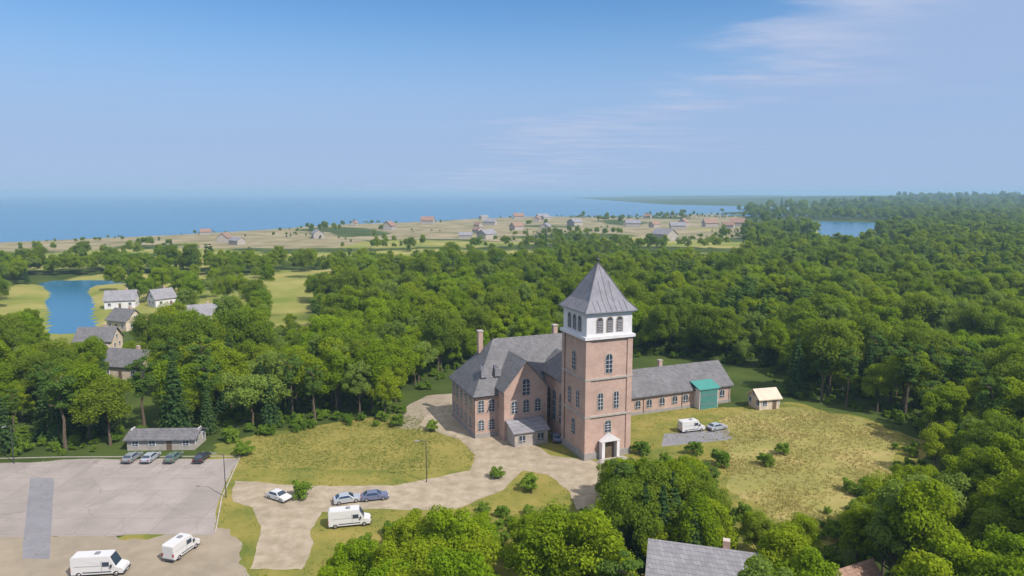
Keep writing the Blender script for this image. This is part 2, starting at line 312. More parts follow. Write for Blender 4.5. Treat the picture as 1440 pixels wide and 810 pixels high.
tag(mk.build('parking_lines',mat('worn_line_paint',(.42,.40,.38),.9,(.34,.31,.29),1.5)),kind='structure')
# raised kerb along the car park's edge
def kerb(name,pts,label):
    mb=MB()
    for a,b in zip(pts[:-1],pts[1:]):
        a=Vector((*a,0));b=Vector((*b,0));d=(b-a); k=max(1,int(d.length/2)); d.normalize(); n_=Vector((-d.y,d.x,0))*.09
        for i in range(k):
            p0=a.lerp(b,(i+.01)/k);p1=a.lerp(b,(i+.99)/k)
            mb.add([p0-n_,p1-n_,p1+n_,p0+n_]+[q+Vector((0,0,.13)) for q in (p0-n_,p1-n_,p1+n_,p0+n_)],[(0,1,2,3),(4,5,6,7),(0,1,5,4),(1,2,6,5),(2,3,7,6),(3,0,4,7)])
    return tag(mb.build(name,MT['stone']),kind='structure')
kerb('kerb',P((-300,652),(90,643),(338,642),(312,700),(303,750)),'')
# ---------------- building helpers
def arch(x0,x1,z0,z1,y,dep,n=7):     # arched panel outline, prism along y
    r=(x1-x0)/2; c=(x0+x1)/2; pts=[(x0,z0),(x1,z0),(x1,z1-r)]
    pts+=[(c+r*math.cos(a),z1-r+r*math.sin(a)) for a in [math.pi*i/n for i in range(1,n)]]+[(x0,z1-r)]
    return MB().prism(pts,y,y+dep)
def place(o,mtx): o.matrix_local=mtx; return o
def wallpos(side,cx_,hw,hd):   # matrix placing a local -Y facing piece on one side of a box centred at (0,0)
    return {'f':Matrix.Translation((cx_,-hd,0)),'b':Matrix.Translation((-cx_,hd,0))@Matrix.Rotation(math.pi,4,'Z'),'l':Matrix.Translation((-hw,cx_,0))@Matrix.Rotation(-math.pi/2,4,'Z'),'r':Matrix.Translation((hw,cx_,0))@Matrix.Rotation(math.pi/2,4,'Z')}[side]
def window(parent,mtx,x,z0,w_,h,arched=True,fm='stone',gm='glass',bars=True):
    fr=(arch(x-w_/2-.16,x+w_/2+.16,z0-.18,z0+h+.16,-.10,.14) if arched else MB().box(x-w_/2-.14,x+w_/2+.14,-.09,.05,z0-.14,z0+h+.14)).build('window',MT[fm],parent); fr.matrix_local=mtx
    g=(arch(x-w_/2,x+w_/2,z0,z0+h,-.115,.05) if arched else MB().box(x-w_/2,x+w_/2,-.105,-.05,z0,z0+h)).build('pane',MT[gm],fr)
    if bars:
        b=MB().box(x-.035,x+.035,-.14,-.112,z0,z0+h-.02)
        for k in range(1,4 if h>2 else 2): b.box(x-w_/2,x-.037,-.14,-.112,z0+h*.22*k,z0+h*.22*k+.06); b.box(x+.037,x+w_/2,-.14,-.112,z0+h*.22*k,z0+h*.22*k+.06)
        b.build('glazing_bars',MT['white'],fr)
    return fr
def gable_roof(x0,x1,y0,y1,ze,zr,over=.5,th=.22,hipl=0,hipr=0,along='x'):
    if along=='y':
        r=gable_roof(y0,y1,x0,x1,ze,zr,over,th,hipl,hipr); r.v=[(y,x,z) for x,y,z in r.v]; return r
    ym=(y0+y1)/2; s=(zr-ze)/(ym-y0); e=ze-over*s; X0,X1=x0-over,x1+over
    a=[(X0,y0-over,e),(X1,y0-over,e),(X1-hipr,ym,zr),(X0+hipl,ym,zr),(X0,y1+over,e),(X1,y1+over,e)]
    b=[(x,y,z+th) for x,y,z in a]
    mb=MB(); mb.add(a+b,[(6,7,8,9),(9,8,11,10),(0,1,2,3),(3,2,5,4),(0,1,7,6),(4,5,11,10),(7,8,2,1),(8,11,5,2),(6,9,3,0),(9,10,4,3)]+([(0,3,4),(6,9,10)] if hipl else [])+([(1,2,5),(7,8,11)] if hipr else []))
    return mb
def gable_wall(x0,x1,y0,y1,z0,ze,zr,along='x',hl=False,hr=False):
    if along=='y':
        r=gable_wall(y0,y1,x0,x1,z0,ze,zr); r.v=[(y,x,z) for x,y,z in r.v]; return r
    ym=(y0+y1)/2; mb=MB(); zl=ze if hl else zr; zR=ze if hr else zr
    mb.add([(x0,y0,z0),(x1,y0,z0),(x1,y1,z0),(x0,y1,z0),(x0,y0,ze),(x1,y0,ze),(x1,y1,ze),(x0,y1,ze),(x0,ym,zl-.02),(x1,ym,zR-.02)],[(0,3,2,1),(0,1,5,4),(2,3,7,6),(1,2,6,9,5),(3,0,4,8,7),(4,5,9,8),(8,9,6,7)])
    return mb
I4=Matrix.Identity(4)
# ---------------- the tower building
TH=R(22); B=empty('tower_building',(16.4,129.5,0),TH)
tag(B,'tall square brick tower with white top storey and pointed grey roof, grey-roofed brick wings behind','tower building')
hw=4.8
MB().box(-hw,hw,-hw,hw,.0,23.6).build('tower_shaft',MT['brick'],B)
MB().box(-hw-.25,hw+.25,-hw-.25,hw+.25,0,1.3).build('plinth',MT['plinth'],B)
pil=MB()
for sx in (-1,1):
    for sy in (-1,1):
        x=sx*(hw-.35);y=sy*(hw-.35); pil.box(x-.55,x+.55,y-.55,y+.55,1.302,23.2)
pil.build('corner_pilasters',MT['brick'],B)
for z in (8.2,15.4):
    MB().box(-hw-.28,hw+.28,-hw-.28,hw+.28,z,z+.35).build('string_course',MT['stone'],B)
MB().box(-hw-.55,hw+.55,-hw-.55,hw+.55,23.2,23.75).build('cornice',MT['white'],B)
tw=hw+.02
bel=MB().box(-tw,tw,-tw,tw,23.752,28.3).build('belfry',MT['white'],B)
MB().box(-tw-.35,tw+.35,-tw-.35,tw+.35,27.9,28.35).build('upper_cornice',MT['white'],B)
for side in 'flrb':
    mt=wallpos(side,0,tw,tw)
    for x in (-2.1,0,2.1):
        fr=arch(x-.75,x+.75,24.35,27.4,-.09,.13).build('louvre_window',MT['stone'],B); fr.matrix_local=mt
        arch(x-.58,x+.58,24.47,27.22,-.11,.05).build('opening',MT['metal'],fr)
        lo_=MB()
        for k in range(7): lo_.add([(x-.5,-.17,24.6+k*.3),(x+.5,-.17,24.6+k*.3),(x+.5,-.112,24.75+k*.3),(x-.5,-.112,24.75+k*.3)],[(0,1,2,3)])
        lo_.build('louvres',MT['slate_light'],fr)
    mt=wallpos(side,0,hw,hw)
    window(B,mt,0,16.6,1.3,3.6)
    window(B,mt,-1.7,9.6,1.0,3.2); window(B,mt,1.7,9.6,1.0,3.2)
    window(B,mt,0,3.8 if side!='f' else 5.0,1.3,3.0 if side!='f' else 2.3)
# pyramid roof, slightly flared at the eaves
e=tw+.75; rv=[(e,28.2),(e-.05,28.38),(3.9,30.2),(2.0,33.6),(.12,36.8)]
vs=[];fs=[]
for r_,z in rv: vs+=[(-r_,-r_,z),(r_,-r_,z),(r_,r_,z),(-r_,r_,z)]
for k in range(len(rv)-1):
    for i in range(4): fs.append((4*k+i,4*k+(i+1)%4,4*k+4+(i+1)%4,4*k+4+i))
fs+=[(3,2,1,0),(16,17,18,19)]
tr=MB().add(vs,fs).build('tower_roof',MT['slate_mid'],B)
seam=MB()
for s_ in range(4):
    rot=Matrix.Rotation(s_*math.pi/2,4,'Z')
    for u in (-.8,-.6,-.4,-.2,0,.2,.4,.6,.8):
        pr=None
        for r_,z in rv[1:]:
            if abs(u)*e>r_+.001 and r_<2.1: break
            x=u*e if abs(u*e)<r_ else (r_ if u>0 else -r_)
            q=rot@Vector((x,-r_-.02,z+.02))
            if pr is not None and abs(u*e)<=r_: seam.tube(pr,q,.05,.05,4)
            pr=q
for sx,sy in ((1,1),(1,-1),(-1,1),(-1,-1)):
    for a,b in zip(rv[1:-1],rv[2:]): seam.tube((sx*a[0],sy*a[0],a[1]+.03),(sx*b[0],sy*b[0],b[1]+.03),.09,.09,5)
seam.build('roof_seams',MT['slate'],B)
fin=MB().tube((0,0,36.7),(0,0,38.6),.09,.05).build('finial',MT['metal'],B)
bm=bmesh.new(); bmesh.ops.create_uvsphere(bm,u_segments=12,v_segments=8,radius=.3); bmesh.ops.translate(bm,verts=bm.verts,vec=(0,0,37.5)); me=bpy.data.meshes.new('ball'); bm.to_mesh(me); bm.free(); me.materials.append(MT['metal']); bo=bpy.data.objects.new('ball',me); COL.objects.link(bo); bo.parent=fin
# porch and door at the tower foot
pf=MB(); pf.box(-1.9,-1.3,-hw-1.4,-hw-.26,0,3.6); pf.box(1.3,1.9,-hw-1.4,-hw-.26,0,3.6)
pf.add([(-2.1,-hw-1.5,3.602),(2.1,-hw-1.5,3.602),(0,-hw-1.5,5.0),(-2.1,-hw-.3,3.602),(2.1,-hw-.3,3.602),(0,-hw-.3,5.0)],[(0,1,2),(3,5,4),(0,3,4,1),(1,4,5,2),(2,5,3,0)])
pf.build('porch',MT['white'],B)
d_=MB().box(-1.1,1.1,-hw-.36,-hw-.26,0,3.2).build('door',MT['wood'],B); MB().box(.8,.9,-hw-.44,-hw-.365,1.1,1.5).build('handle',MT['metal'],d_)
st=MB()
for k in range(3): st.box(-2.6-k*.3,2.6+k*.3,-hw-2.2-k*.4,-hw-1.52,.02,.45-k*.14)
st.build('steps',MT['stone'],B)
# link between tower and hall
gable_wall(-3.9,3.9,hw+.01,16,0,12.6,16.2,along='y').build('link_wall',MT['brick'],B)
gable_roof(-3.9,3.9,hw+.55,17.5,12.6,16.2,.5,along='y').build('link_roof',MT['slate'],B)
for yy in (7.2,10.4,13.0):
    for sd_,xx in (('l',-3.9),('r',3.9)):
        mt=Matrix.Translation((xx,yy,0))@Matrix.Rotation(-math.pi/2 if sd_=='l' else math.pi/2,4,'Z'); window(B,mt,0,3.2,1.3,6.4)
# main hall
x0,x1,y0,y1=-20.2,7,14,30
gable_wall(x0,x1,y0,y1,0,9.4,18.6,hl=True).build('hall_wall',MT['brick'],B)
gable_roof(x0,x1,y0,y1,9.4,18.6,.6,hipl=7.6).build('hall_roof',MT['slate'],B)
MB().box(x0-.12,x1+.12,y0-.12,y1+.12,0,.9).build('hall_plinth',MT['plinth'],B)
MB().box(x0-.2,x1-11.5,y0-.2,y0+.1,8.7,9.1).build('hall_cornice',MT['stone'],B)
for x in (-18.9,-16.6): window(B,Matrix.Translation((x,14,0)),0,1.6,1.2,2.2); window(B,Matrix.Translation((x,14,0)),0,5.4,1.2,2.6)
window(B,Matrix.Translation((5.2,14,0)),0,5.4,1.2,2.6)
for y in (17,20,23,26,28.4): 
    mt=Matrix.Translation((-20.2,y,0))@Matrix.Rotation(-math.pi/2,4,'Z'); window(B,mt,0,1.6,1.2,2.2); window(B,mt,0,5.4,1.2,2.6)
for x in (-15.5,2.5):
    c=MB().box(x-.5,x+.5,23.5,24.6,15.5,20.2).build('chimney',MT['brick'],B); MB().box(x-.62,x+.62,23.38,24.72,20.202,20.45).build('chimney_cap',MT['stone'],c)
for x in (-17.5,-14.5):
    dm=MB(); dm.add([(x-.7,15.6,12.2),(x+.7,15.6,12.2),(x+.7,15.6,13.5),(x,15.6,14.3),(x-.7,15.6,13.5),(x,18.6,14.3)],[(0,1,2,3,4),(4,3,5),(3,2,5)]); dm.build('dormer',MT['slate_light'],B)
# front gable of the hall, left of the tower
gable_wall(-15.2,-5.6,10.4,17,0,10.6,16.2,along='y').build('gable_wall',MT['brick'],B)
gable_roof(-15.2,-5.6,10.4,21,10.6,16.2,.45,along='y').build('gable_roof',MT['slate'],B)
mt=Matrix.Translation((-10.4,10.4,0))
window(B,mt,0,9.2,1.5,3.4); window(B,mt,-2.6,5.6,1.2,2.6); window(B,mt,2.6,5.6,1.2,2.6); window(B,mt,0,5.6,1.2,2.6)
gt=MB()
gt.tube((-20.8,13.28,8.98),(-15.8,13.28,8.98),.1,.1,6).tube((-20.35,13.86,8.9),(-20.35,13.86,.1),.07,.07,6).tube((7.4,13.9,4.2),(45.5,13.9,4.2),.09,.09,6)
for x in (8,20.5,31,44.6): gt.tube((x,14.4,4.2),(x,14.4,.1),.06,.06,6)
gt.tube((4.4,-4.9,23),(4.4,-4.9,1.3),.07,.07,6).tube((-4.9,3.9,23),(-4.9,3.9,1.3),.07,.07,6)
gt.build('gutters_and_downpipes',MT['metal'],B)
# low porch annexe with grey roof
MB().add([(-14.6,6.2,0),(-7.4,6.2,0),(-7.4,10.39,0),(-14.6,10.39,0),(-14.6,6.2,2.9),(-7.4,6.2,2.9),(-7.4,10.39,4.2),(-14.6,10.39,4.2)],[(0,1,5,4),(1,2,6,5),(3,0,4,7),(4,5,6,7),(2,3,7,6)]).build('annexe_wall',MT['stone'],B)
MB().add([(-15,5.8,2.8),(-7,5.8,2.8),(-7,10.28,4.25),(-15,10.28,4.25),(-15,5.8,2.98),(-7,5.8,2.98),(-7,10.28,4.43),(-15,10.28,4.43)],[(0,1,2,3),(4,5,6,7),(0,1,5,4),(1,2,6,5),(2,3,7,6),(3,0,4,7)]).build('annexe_roof',MT['slate_light'],B)
for x in (-13,-9): window(B,Matrix.Translation((x,6.2,0)),0,.9,1.3,1.4,False)
# right wing, long and low
x0,x1,y0,y1=7.2,45,14.5,25.5
gable_wall(x0,x1,y0,y1,0,4.6,8.9).build('wing_wall',MT['brick'],B)
gable_roof(x0+.6,x1,y0,y1,4.6,8.9,.55).build('wing_roof',MT['slate'],B)
MB().box(x0+.1,x1+.1,y0-.1,y1+.1,0,.7).build('wing_plinth',MT['plinth'],B)
for i,x in enumerate([10,13,16,19,22,25.5,29,32,42.5]): window(B,Matrix.Translation((x,14.5,0)),0,1.5,1.3,1.9,True)
c=MB().box(28.5,29.4,20.4,21.2,7.2,10.3).build('chimney',MT['brick'],B); MB().box(28.4,29.5,20.3,21.3,10.302,10.5).build('chimney_cap',MT['stone'],c)
# teal gate bay standing out from the wing
MB().box(34.4,39.6,12.3,14.49,0,4.7).build('gate_bay',MT['white'],B)
g_=MB().box(34.6,39.4,12.18,12.29,.02,4.4)
gg=g_.build('gate',MT['teal'],B)
r_=MB()
for k in range(9): r_.box(34.7+k*.53,34.76+k*.53,12.13,12.178,.1,4.3)
r_.box(34.6,39.4,12.1,12.128,1.1,1.25).box(34.6,39.4,12.1,12.128,3.2,3.35)
r_.build('gate_battens',MT['slate_mid'],gg)
MB().add([(34,11.9,4.72),(40,11.9,4.72),(40,15.6,5.9),(34,15.6,5.9),(34,11.9,4.86),(40,11.9,4.86),(40,15.6,6.04),(34,15.6,6.04)],[(0,1,2,3),(4,5,6,7),(0,1,5,4),(1,2,6,5),(2,3,7,6),(3,0,4,7)]).build('gate_roof',MT['teal'],B)
# ---------------- houses
def house(name,loc,rz,w_,d,ze,zr,wm_,rm,label,group=None,chim=True,detail=True,cat='house'):
    h=empty(name,loc,rz); tag(h,label,cat,group); a,b=w_/2,d/2
    gable_wall(-a,a,-b,b,-1.5,ze,zr).build('wall',MT[wm_],h)
    rf=gable_roof(-a,a,-b,b,ze,zr,.5).build('roof',MT[rm],h)
    if chim: MB().box(a*.3,a*.3+.8,.3,1.1,zr-1.2,zr+1).build('chimney',MT['brick'],rf)
    if detail:
        n=max(2,int(w_/3.2))
        for i in range(n):
            x=-a+(i+.5)*w_/n
            for sgn,mt in ((1,Matrix.Translation((0,-b,0))),(1,Matrix.Translation((0,b,0))@Matrix.Rotation(math.pi,4,'Z'))):
                if i==n//2 and mt[1][3]<0: 
                    d_=MB().box(x-.5,x+.5,-b-.07,-b+.02,0.02,2.1).build('door',MT['wood'],h); MB().box(x+.3,x+.4,-b-.12,-b-.072,1,1.1).build('handle',MT['metal'],d_)
                else: window(h,mt,x,1.0,1.1,1.3,False,'white')
                if ze>5: window(h,mt,x,3.9,1.1,1.3,False,'white')
        for mt in (Matrix.Translation((a,0,0))@Matrix.Rotation(math.pi/2,4,'Z'),Matrix.Translation((-a,0,0))@Matrix.Rotation(-math.pi/2,4,'Z')):
            window(h,mt,-1.6,1.0,1.1,1.3,False,'white'); window(h,mt,1.6,1.0,1.1,1.3,False,'white'); window(h,mt,0,ze+.1,1.1,1.2,False,'white')
    return h
x,y=G(985,820); house('house',(22.9,75.5,0),R(-16),12.5,9.5,4.2,8.6,'stone','slate_light','low house with light grey roof at the bottom edge among dark spruces')
x,y=G(1076,574); house('shed',(x,y+1,0),R(14),5.2,4.4,2.8,4.4,'cream','cream','small cream shed with a pale roof at the right end of the low wing',chim=False,cat='shed')
x,y=G(1195,800); house('cottage',(41,77,0),R(25),6.5,5,2.6,5.4,'cream','tile','small cottage with brown tiled roof half hidden in the trees at the lower right',cat='cottage',chim=False)
HB=set()
def hz(x,y): return height(x,y)
for k,(px,py,w_,rz,rm,wm_,lab) in enumerate([(172,432,12,.3,'slate_light','white','grey-roofed white house just right of the blue pond'),(178,462,10,-.4,'slate','cream','cream house with dark slate roof in the reeds right of the pond'),(228,430,9,.9,'slate_light','white','small white house with light roof between the pond and the yellow fields'),(140,492,11,.1,'slate','cream','long dark-roofed cream house in the trees below the pond'),(185,528,12,-.2,'slate','cream','grey-roofed cream house deep in the wood above the grey car park'),(286,455,11,.5,'slate_light','white','white house with grey roof below the yellow field, left of the wood')]):
    x,y=G(px,py); house('village_house',(x,y,max(0,hz(x,y))+.2),rz,w_,8,3.6,7.2,wm_,rm,lab,'houses by the pond'); HB.add((x,y,11))
# service shed behind the car park
x,y=G(225,634); house('storage_building',(x,y+3,0),R(2),13,5.5,2.3,3.4,'stone','slate','long low storage building with dark roof at the back of the car park',chim=False,cat='storage building')
# far houses along the coast
near_h=[]
hp=house('coast_house',(-330,720,2),.4,14,9,4,8,'stone','tile','far-off house in the haze on the sandy coast strip','houses far off along the coast',chim=False,detail=False)
hp2=house('coast_house',(-300,760,2),1.0,16,10,4.5,8,'stone','slate_light','far-off house in the haze on the sandy coast strip','houses far off along the coast',chim=False,detail=False)
reg(None)
FARH=[]
r2=random.Random(3)
while len(FARH)<30:
    px=r2.uniform(20,1060); Y=r2.uniform(640,1350); x=(px-720)/960*(.99*Y+7)
    if Y>coast(x)-60 or not sandy(x,Y): continue
    if any(math.hypot(x-a,Y-b)<22 for a,b in FARH): continue
    FARH.append((x,Y))
for i,(x,y) in enumerate(FARH):
    o=(hp,hp2)[i] if i<2 else copy_tree(r2.choice((hp,hp2))); s=r2.uniform(.8,1.5)
    o.location=(x,y,height(x,y)+.3); o.rotation_euler=(0,0,r2.uniform(0,3.14)); o.scale=(s,s,s); o['label']=('far-off red-roofed house' if o.name.startswith('coast_house') and any(c.data.materials[0]==MT['tile'] for c in bpy.data.objects if c.parent==o and c.type=='MESH') else 'far-off grey-roofed house')+' in the haze on the sandy coast strip'
byroof={}
for o in bpy.data.objects:
    if o.name.startswith('coast_house') and 'label' in o: byroof.setdefault(o['label'].split()[1],[]).append(o)
OW='second third fourth fifth sixth seventh eighth ninth tenth eleventh twelfth thirteenth fourteenth fifteenth sixteenth seventeenth eighteenth nineteenth twentieth twenty-first twenty-second twenty-third twenty-fourth'.split()
for k_,l_ in byroof.items():
    l_.sort(key=lambda o:o.location.x/o.location.y)
    for i,o in enumerate(l_): o['label']=f"small {k_} house on the far coast strip, "+('leftmost of its roof colour' if i==0 else 'rightmost of its roof colour' if i==len(l_)-1 else OW[i-1]+' of its roof colour from the left')
# ---------------- vehicles
def wheels(root,xs_,hy,r=.33):
    for x in xs_:
        for s in (-1,1):
            w_=MB().tube((x,s*(hy-.22),r),(x,s*hy,r),r,r,16).build('wheel',MT['tyre'],root)
            MB().tube((x,s*(hy+.001),r),(x,s*(hy+.02),r),r*.6,r*.55,12).build('rim',MT['rim'],w_)
def shell(prof,hw_,taper_z,tap):   # prof: list of x,z ; narrowing above taper_z
    n=len(prof); f=lambda z: hw_ if z<=taper_z else hw_-(z-taper_z)*tap
    vs=[(x,-f(z),z) for x,z in prof]+[(x,f(z),z) for x,z in prof]
    return MB().add(vs,[tuple(range(n)),tuple(range(n,2*n))[::-1]]+[(i,(i+1)%n,n+(i+1)%n,n+i) for i in range(n)])
def car(paint,loc,rz,label,group=None):
    r=empty('parked_car',loc,rz); tag(r,label,'car',group)
    prof=[(-2.15,.28),(-2.2,.75),(-2.1,.95),(-1.75,1.02),(-1.15,1.42),(.25,1.46),(1.05,.98),(1.95,.85),(2.2,.62),(2.2,.28)]
    shell(prof,.88,.95,.42).build('body',MT[paint],r,bevel=.05)
    g=lambda z:.88-(z-.95)*.42+.012
    for s in (-1,1):
        MB().add([(x,s*g(z),z) for x,z in ((-1.5,1.03),(.8,1.03),(.2,1.38),(-1.1,1.36))]+[(x,s*(g(z)-.03),z) for x,z in ((-1.5,1.03),(.8,1.03),(.2,1.38),(-1.1,1.36))],[(0,1,2,3),(4,5,6,7),(0,1,5,4),(1,2,6,5),(2,3,7,6),(3,0,4,7)]).build('side_window',MT['glass'],r)
    MB().add([(1.06,-.78,1.03),(1.06,.78,1.03),(.36,.62,1.43),(.36,-.62,1.43),(.9,-.7,1.0),(.9,.7,1.0)],[(0,1,2,3),(0,1,5,4)]).build('windscreen',MT['glass'],r)
    MB().add([(-1.78,-.76,1.06),(-1.78,.76,1.06),(-1.26,.64,1.40),(-1.26,-.64,1.40),(-1.6,-.7,1.0),(-1.6,.7,1.0)],[(0,1,2,3),(0,1,5,4)]).build('rear_window',MT['glass'],r)
    wheels(r,(-1.35,1.35),.9)
    MB().box(2.1,2.27,-.82,.82,.3,.48).build('front_bumper',MT['metal'],r); MB().box(-2.27,-2.1,-.82,.82,.3,.5).build('rear_bumper',MT['metal'],r)
    for s in (-1,1): MB().box(.62,.78,s*.98-.09,s*.98+.09,.98,1.1).build('mirror',MT[paint],r)
    for s in (-1,1):
        MB().box(2.14,2.23,s*.66-.17,s*.66+.17,.62,.76).build('headlight',MT['lamp'],r); MB().box(-2.23,-2.14,s*.68-.15,s*.68+.15,.72,.88).build('tail_light',MT['red'],r)
    return r
def van(loc,rz,label,group=None,length=5.6,hgt=2.5):
    r=empty('parked_van',loc,rz); tag(r,label,'van',group); a=length/2
    prof=[(-a,.35),(-a-.02,hgt-.15),(-a+.2,hgt),(a-1.7,hgt),(a-.95,1.35),(a-.1,1.1),(a,.8),(a,.35)]
    shell(prof,.98,1.2,.07).build('body',MT['carwhite'],r,bevel=.06)
    MB().add([(a-.93,-.86,1.4),(a-.93,.86,1.4),(a-1.58,.8,hgt-.15),(a-1.58,-.8,hgt-.15),(a-1.2,-.8,1.4),(a-1.2,.8,1.4)],[(0,1,2,3),(0,1,5,4)]).build('windscreen',MT['glass'],r)
    for s in (-1,1): MB().box(a-2.6,a-1.75,s*.945-.035,s*.945+.035,1.4,2.0).build('side_window',MT['glass'],r)
    wheels(r,(-a+1,a-.95),1.0,.36)
    MB().box(a-.3,a+.1,-.95,.95,.34,.58).build('front_bumper',MT['metal'],r); MB().box(-a-.1,-a+.05,-.95,.95,.34,.55).build('rear_bumper',MT['metal'],r)
    for s in (-1,1):
        MB().box(a-1.55,a-1.35,s*1.13-.1,s*1.13+.1,1.35,1.7).build('mirror',MT['metal'],r)
        MB().box(-a+1.5,a-1.5,s*.99-.02,s*.99+.02,.62,.74).build('side_trim',MT['metal'],r)
        MB().box(-a+.5,a-2.9,s*.945-.02,s*.945+.02,1.5,1.53).box(a-2.72,a-2.69,s*.965-.02,s*.965+.02,.8,2.2).build('panel_seam',MT['cargrey'],r)
    MB().box(-.5,.1,-.3,.3,hgt+.001,hgt+.12).build('roof_vent',MT['slate_mid'],r)
    MB().box(a+.001+.1,a+.11,-.26,.26,.4,.51).build('number_plate',MT['white'],r)
    for s in (-1,1):
        MB().box(a-.06,a+.03,s*.7-.17,s*.7+.17,.72,.9).build('headlight',MT['lamp'],r); MB().box(-a-.04,-a+.05,s*.85-.09,s*.85+.09,.9,1.3).build('tail_light',MT['red'],r)
    return r
def at(px,py): x,y=G(px,py); return (x,y,.02)
van(at(142,806),R(6),'large white van at the very bottom left corner on pale ground',length=6.6,hgt=2.8)
van(at(256,778),R(75),'white van parked at the lower right corner of the car park',length=5.2)
van(at(492,738),R(12),'white van standing on the pale gravel beside the green trees',length=6.2,hgt=2.7)
car('carsilver',at(488,706),R(20),'silver car just behind the white van on the gravel','cars on the gravel road')
car('carblue',at(527,702),R(14),'dark blue car on the gravel right of the silver car','cars on the gravel road')
car('carwhite',at(392,702),R(-30),'white car at the left end of the gravel road','cars on the gravel road')
car('carblue',(9.0,134.0,.02),R(95),'dark blue car in the shade between the hall and the tower')
van(at(972,606),R(18),'white van in front of the low wing, right of the tower')
car('carsilver',at(1008,604),R(25),'silver car beside the teal gate, right of the white van')
for i,(px,pm,lb) in enumerate([(186,'cargrey','grey car, leftmost of the row at the back of the car park'),(212,'carsilver','silver car, second from left in the row at the back of the car park'),(244,'cargreen','dark green car, third from left in the row at the back of the car park'),(284,'carblack','black car, rightmost of the row at the back of the car park')]):
    car(pm,at(px,647),R(88+i),lb,'cars at the back of the car park')
# lamp posts
def lamp(loc,rz):
    r=empty('street_lamp',loc,rz); MB().tube((0,0,0),(0,0,7.5),.09,.06).build('pole',MT['metal'],r); MB().tube((0,0,7.4),(1.4,0,7.7),.05,.04,6).build('arm',MT['metal'],r)
    MB().add([(1.2,-.15,7.62),(2.0,-.12,7.66),(2.0,.12,7.66),(1.2,.15,7.62),(1.2,-.13,7.76),(1.9,-.08,7.8),(1.9,.08,7.8),(1.2,.13,7.76)],[(0,1,2,3),(4,5,6,7),(0,1,5,4),(1,2,6,5),(2,3,7,6),(3,0,4,7)]).build('lamp_head',MT['slate_light'],r); return r
for (px,py,rz,lb) in [(318,700,180,'tall thin lamp post on the kerb at the right edge of the car park'),(20,652,-90,'tall lamp post at the back left of the car park'),(600,678,200,'lamp post on the grass edge of the gravel road')]:
    tag(lamp((*G(px,py),0),R(rz)),lb,'lamp post','lamp posts')
# ---------------- vegetation prototypes
def crown_mesh(seed,kind,n_cl=34,per=150,h=13,rad=4.2,leaf=.34):
    r=random.Random(seed); V=[];F=[]
    def card(p,nrm,s):
        nrm=nrm.normalized(); a=nrm.orthogonal().normalized(); b=nrm.cross(a); t_=r.uniform(0,6.28); a,b=a*math.cos(t_)+b*math.sin(t_),b*math.cos(t_)-a*math.sin(t_)
        k=len(V); V.extend([p-a*s,p-b*s*.55,p+a*s,p+b*s*.55]); F.append((k,k+1,k+2,k+3))
    if kind in('broad','lime','bush'):
        wob=Vector((r.uniform(-.5,.5),r.uniform(-.5,.5),0))
        cz=h*.60 if kind!='bush' else h*.45; hz_=h*.40 if kind!='bush' else h*.5
        ph=[r.uniform(0,6.28) for _ in range(3)]
        for c in range(n_cl):
            u=r.uniform(-.75,1); t_=r.uniform(0,6.28); rr=math.sqrt(max(0,1-u*u)); k=r.uniform(.55,.92) if c>n_cl*.2 else r.uniform(.1,.5)
            lob=1+.22*math.sin(2*t_+ph[0])+.14*math.sin(3*t_+ph[1])
            C_=Vector((math.cos(t_)*rr*rad*k*lob,math.sin(t_)*rr*rad*k*lob,cz+u*hz_*k*(1.05 if u>0 else .8)))
            cr=rad*r.uniform(.22,.40)
            for q in range(per):
                d=Vector((r.gauss(0,1),r.gauss(0,1),r.gauss(0,.8))); d.normalize()
                if d.z<-.35 and r.random()<.7: d.z*=-1
                pp=C_+d*cr*(r.random()**.3)*Vector((1,1,.8)).length/1.62
                nn=(d*.9+Vector((0,0,.55))+Vector((r.gauss(0,.5),r.gauss(0,.5),r.gauss(0,.5))))
                card(pp,nn,leaf*r.uniform(.6,1.25))
    elif kind=='spruce':
        tiers=17
        for k in range(tiers):
            f=k/(tiers-1); z=h*.12+f*h*.86; R_=rad*(1-f)**.85+.15; nb=int(6+9*(1-f)); o_=r.uniform(0,6)
            for b in range(nb):
                a=o_+b*6.283/nb+r.uniform(-.15,.15); L_=R_*r.uniform(.75,1.12)
                for q in range(int(per*.12)+int(7*(1-f))):
                    s_=r.random()**.6*L_; wd=(L_-s_)*.25+.15
                    p_=Vector((math.cos(a)*s_,math.sin(a)*s_,z-.28*s_+.06*s_*s_/max(L_,.1)))+Vector((-math.sin(a),math.cos(a),0))*r.uniform(-wd,wd)+Vector((0,0,r.uniform(-.3,.12)))
                    card(p_,Vector((math.cos(a)*.5,math.sin(a)*.5,.8))+Vector((r.gauss(0,.4),r.gauss(0,.4),r.gauss(0,.4))),leaf*r.uniform(.6,1.1))
    else: # pine: separate plates high on the stem
        for c in range(n_cl):
            f=r.random(); z=h*(.52+.45*f); R_=rad*(.35+.65*math.sin(math.pi*min(1,.25+.75*(1-f))))*.8; t_=r.uniform(0,6.28); k=r.uniform(.2,1)
            C_=Vector((math.cos(t_)*R_*k,math.sin(t_)*R_*k,z)); cr=r.uniform(.7,1.35)
            for q in range(per):
                d=Vector((r.gauss(0,1),r.gauss(0,1),r.gauss(0,1))).normalized()*(r.random()**.35); card(C_+Vector((d.x*cr,d.y*cr,d.z*cr*.5)),d+Vector((0,0,.6))+Vector((r.gauss(0,.4),r.gauss(0,.4),0)),leaf*.9*r.uniform(.6,1.1))
    me=bpy.data.meshes.new('crown'); me.from_pydata([tuple(v) for v in V],[],F); return me
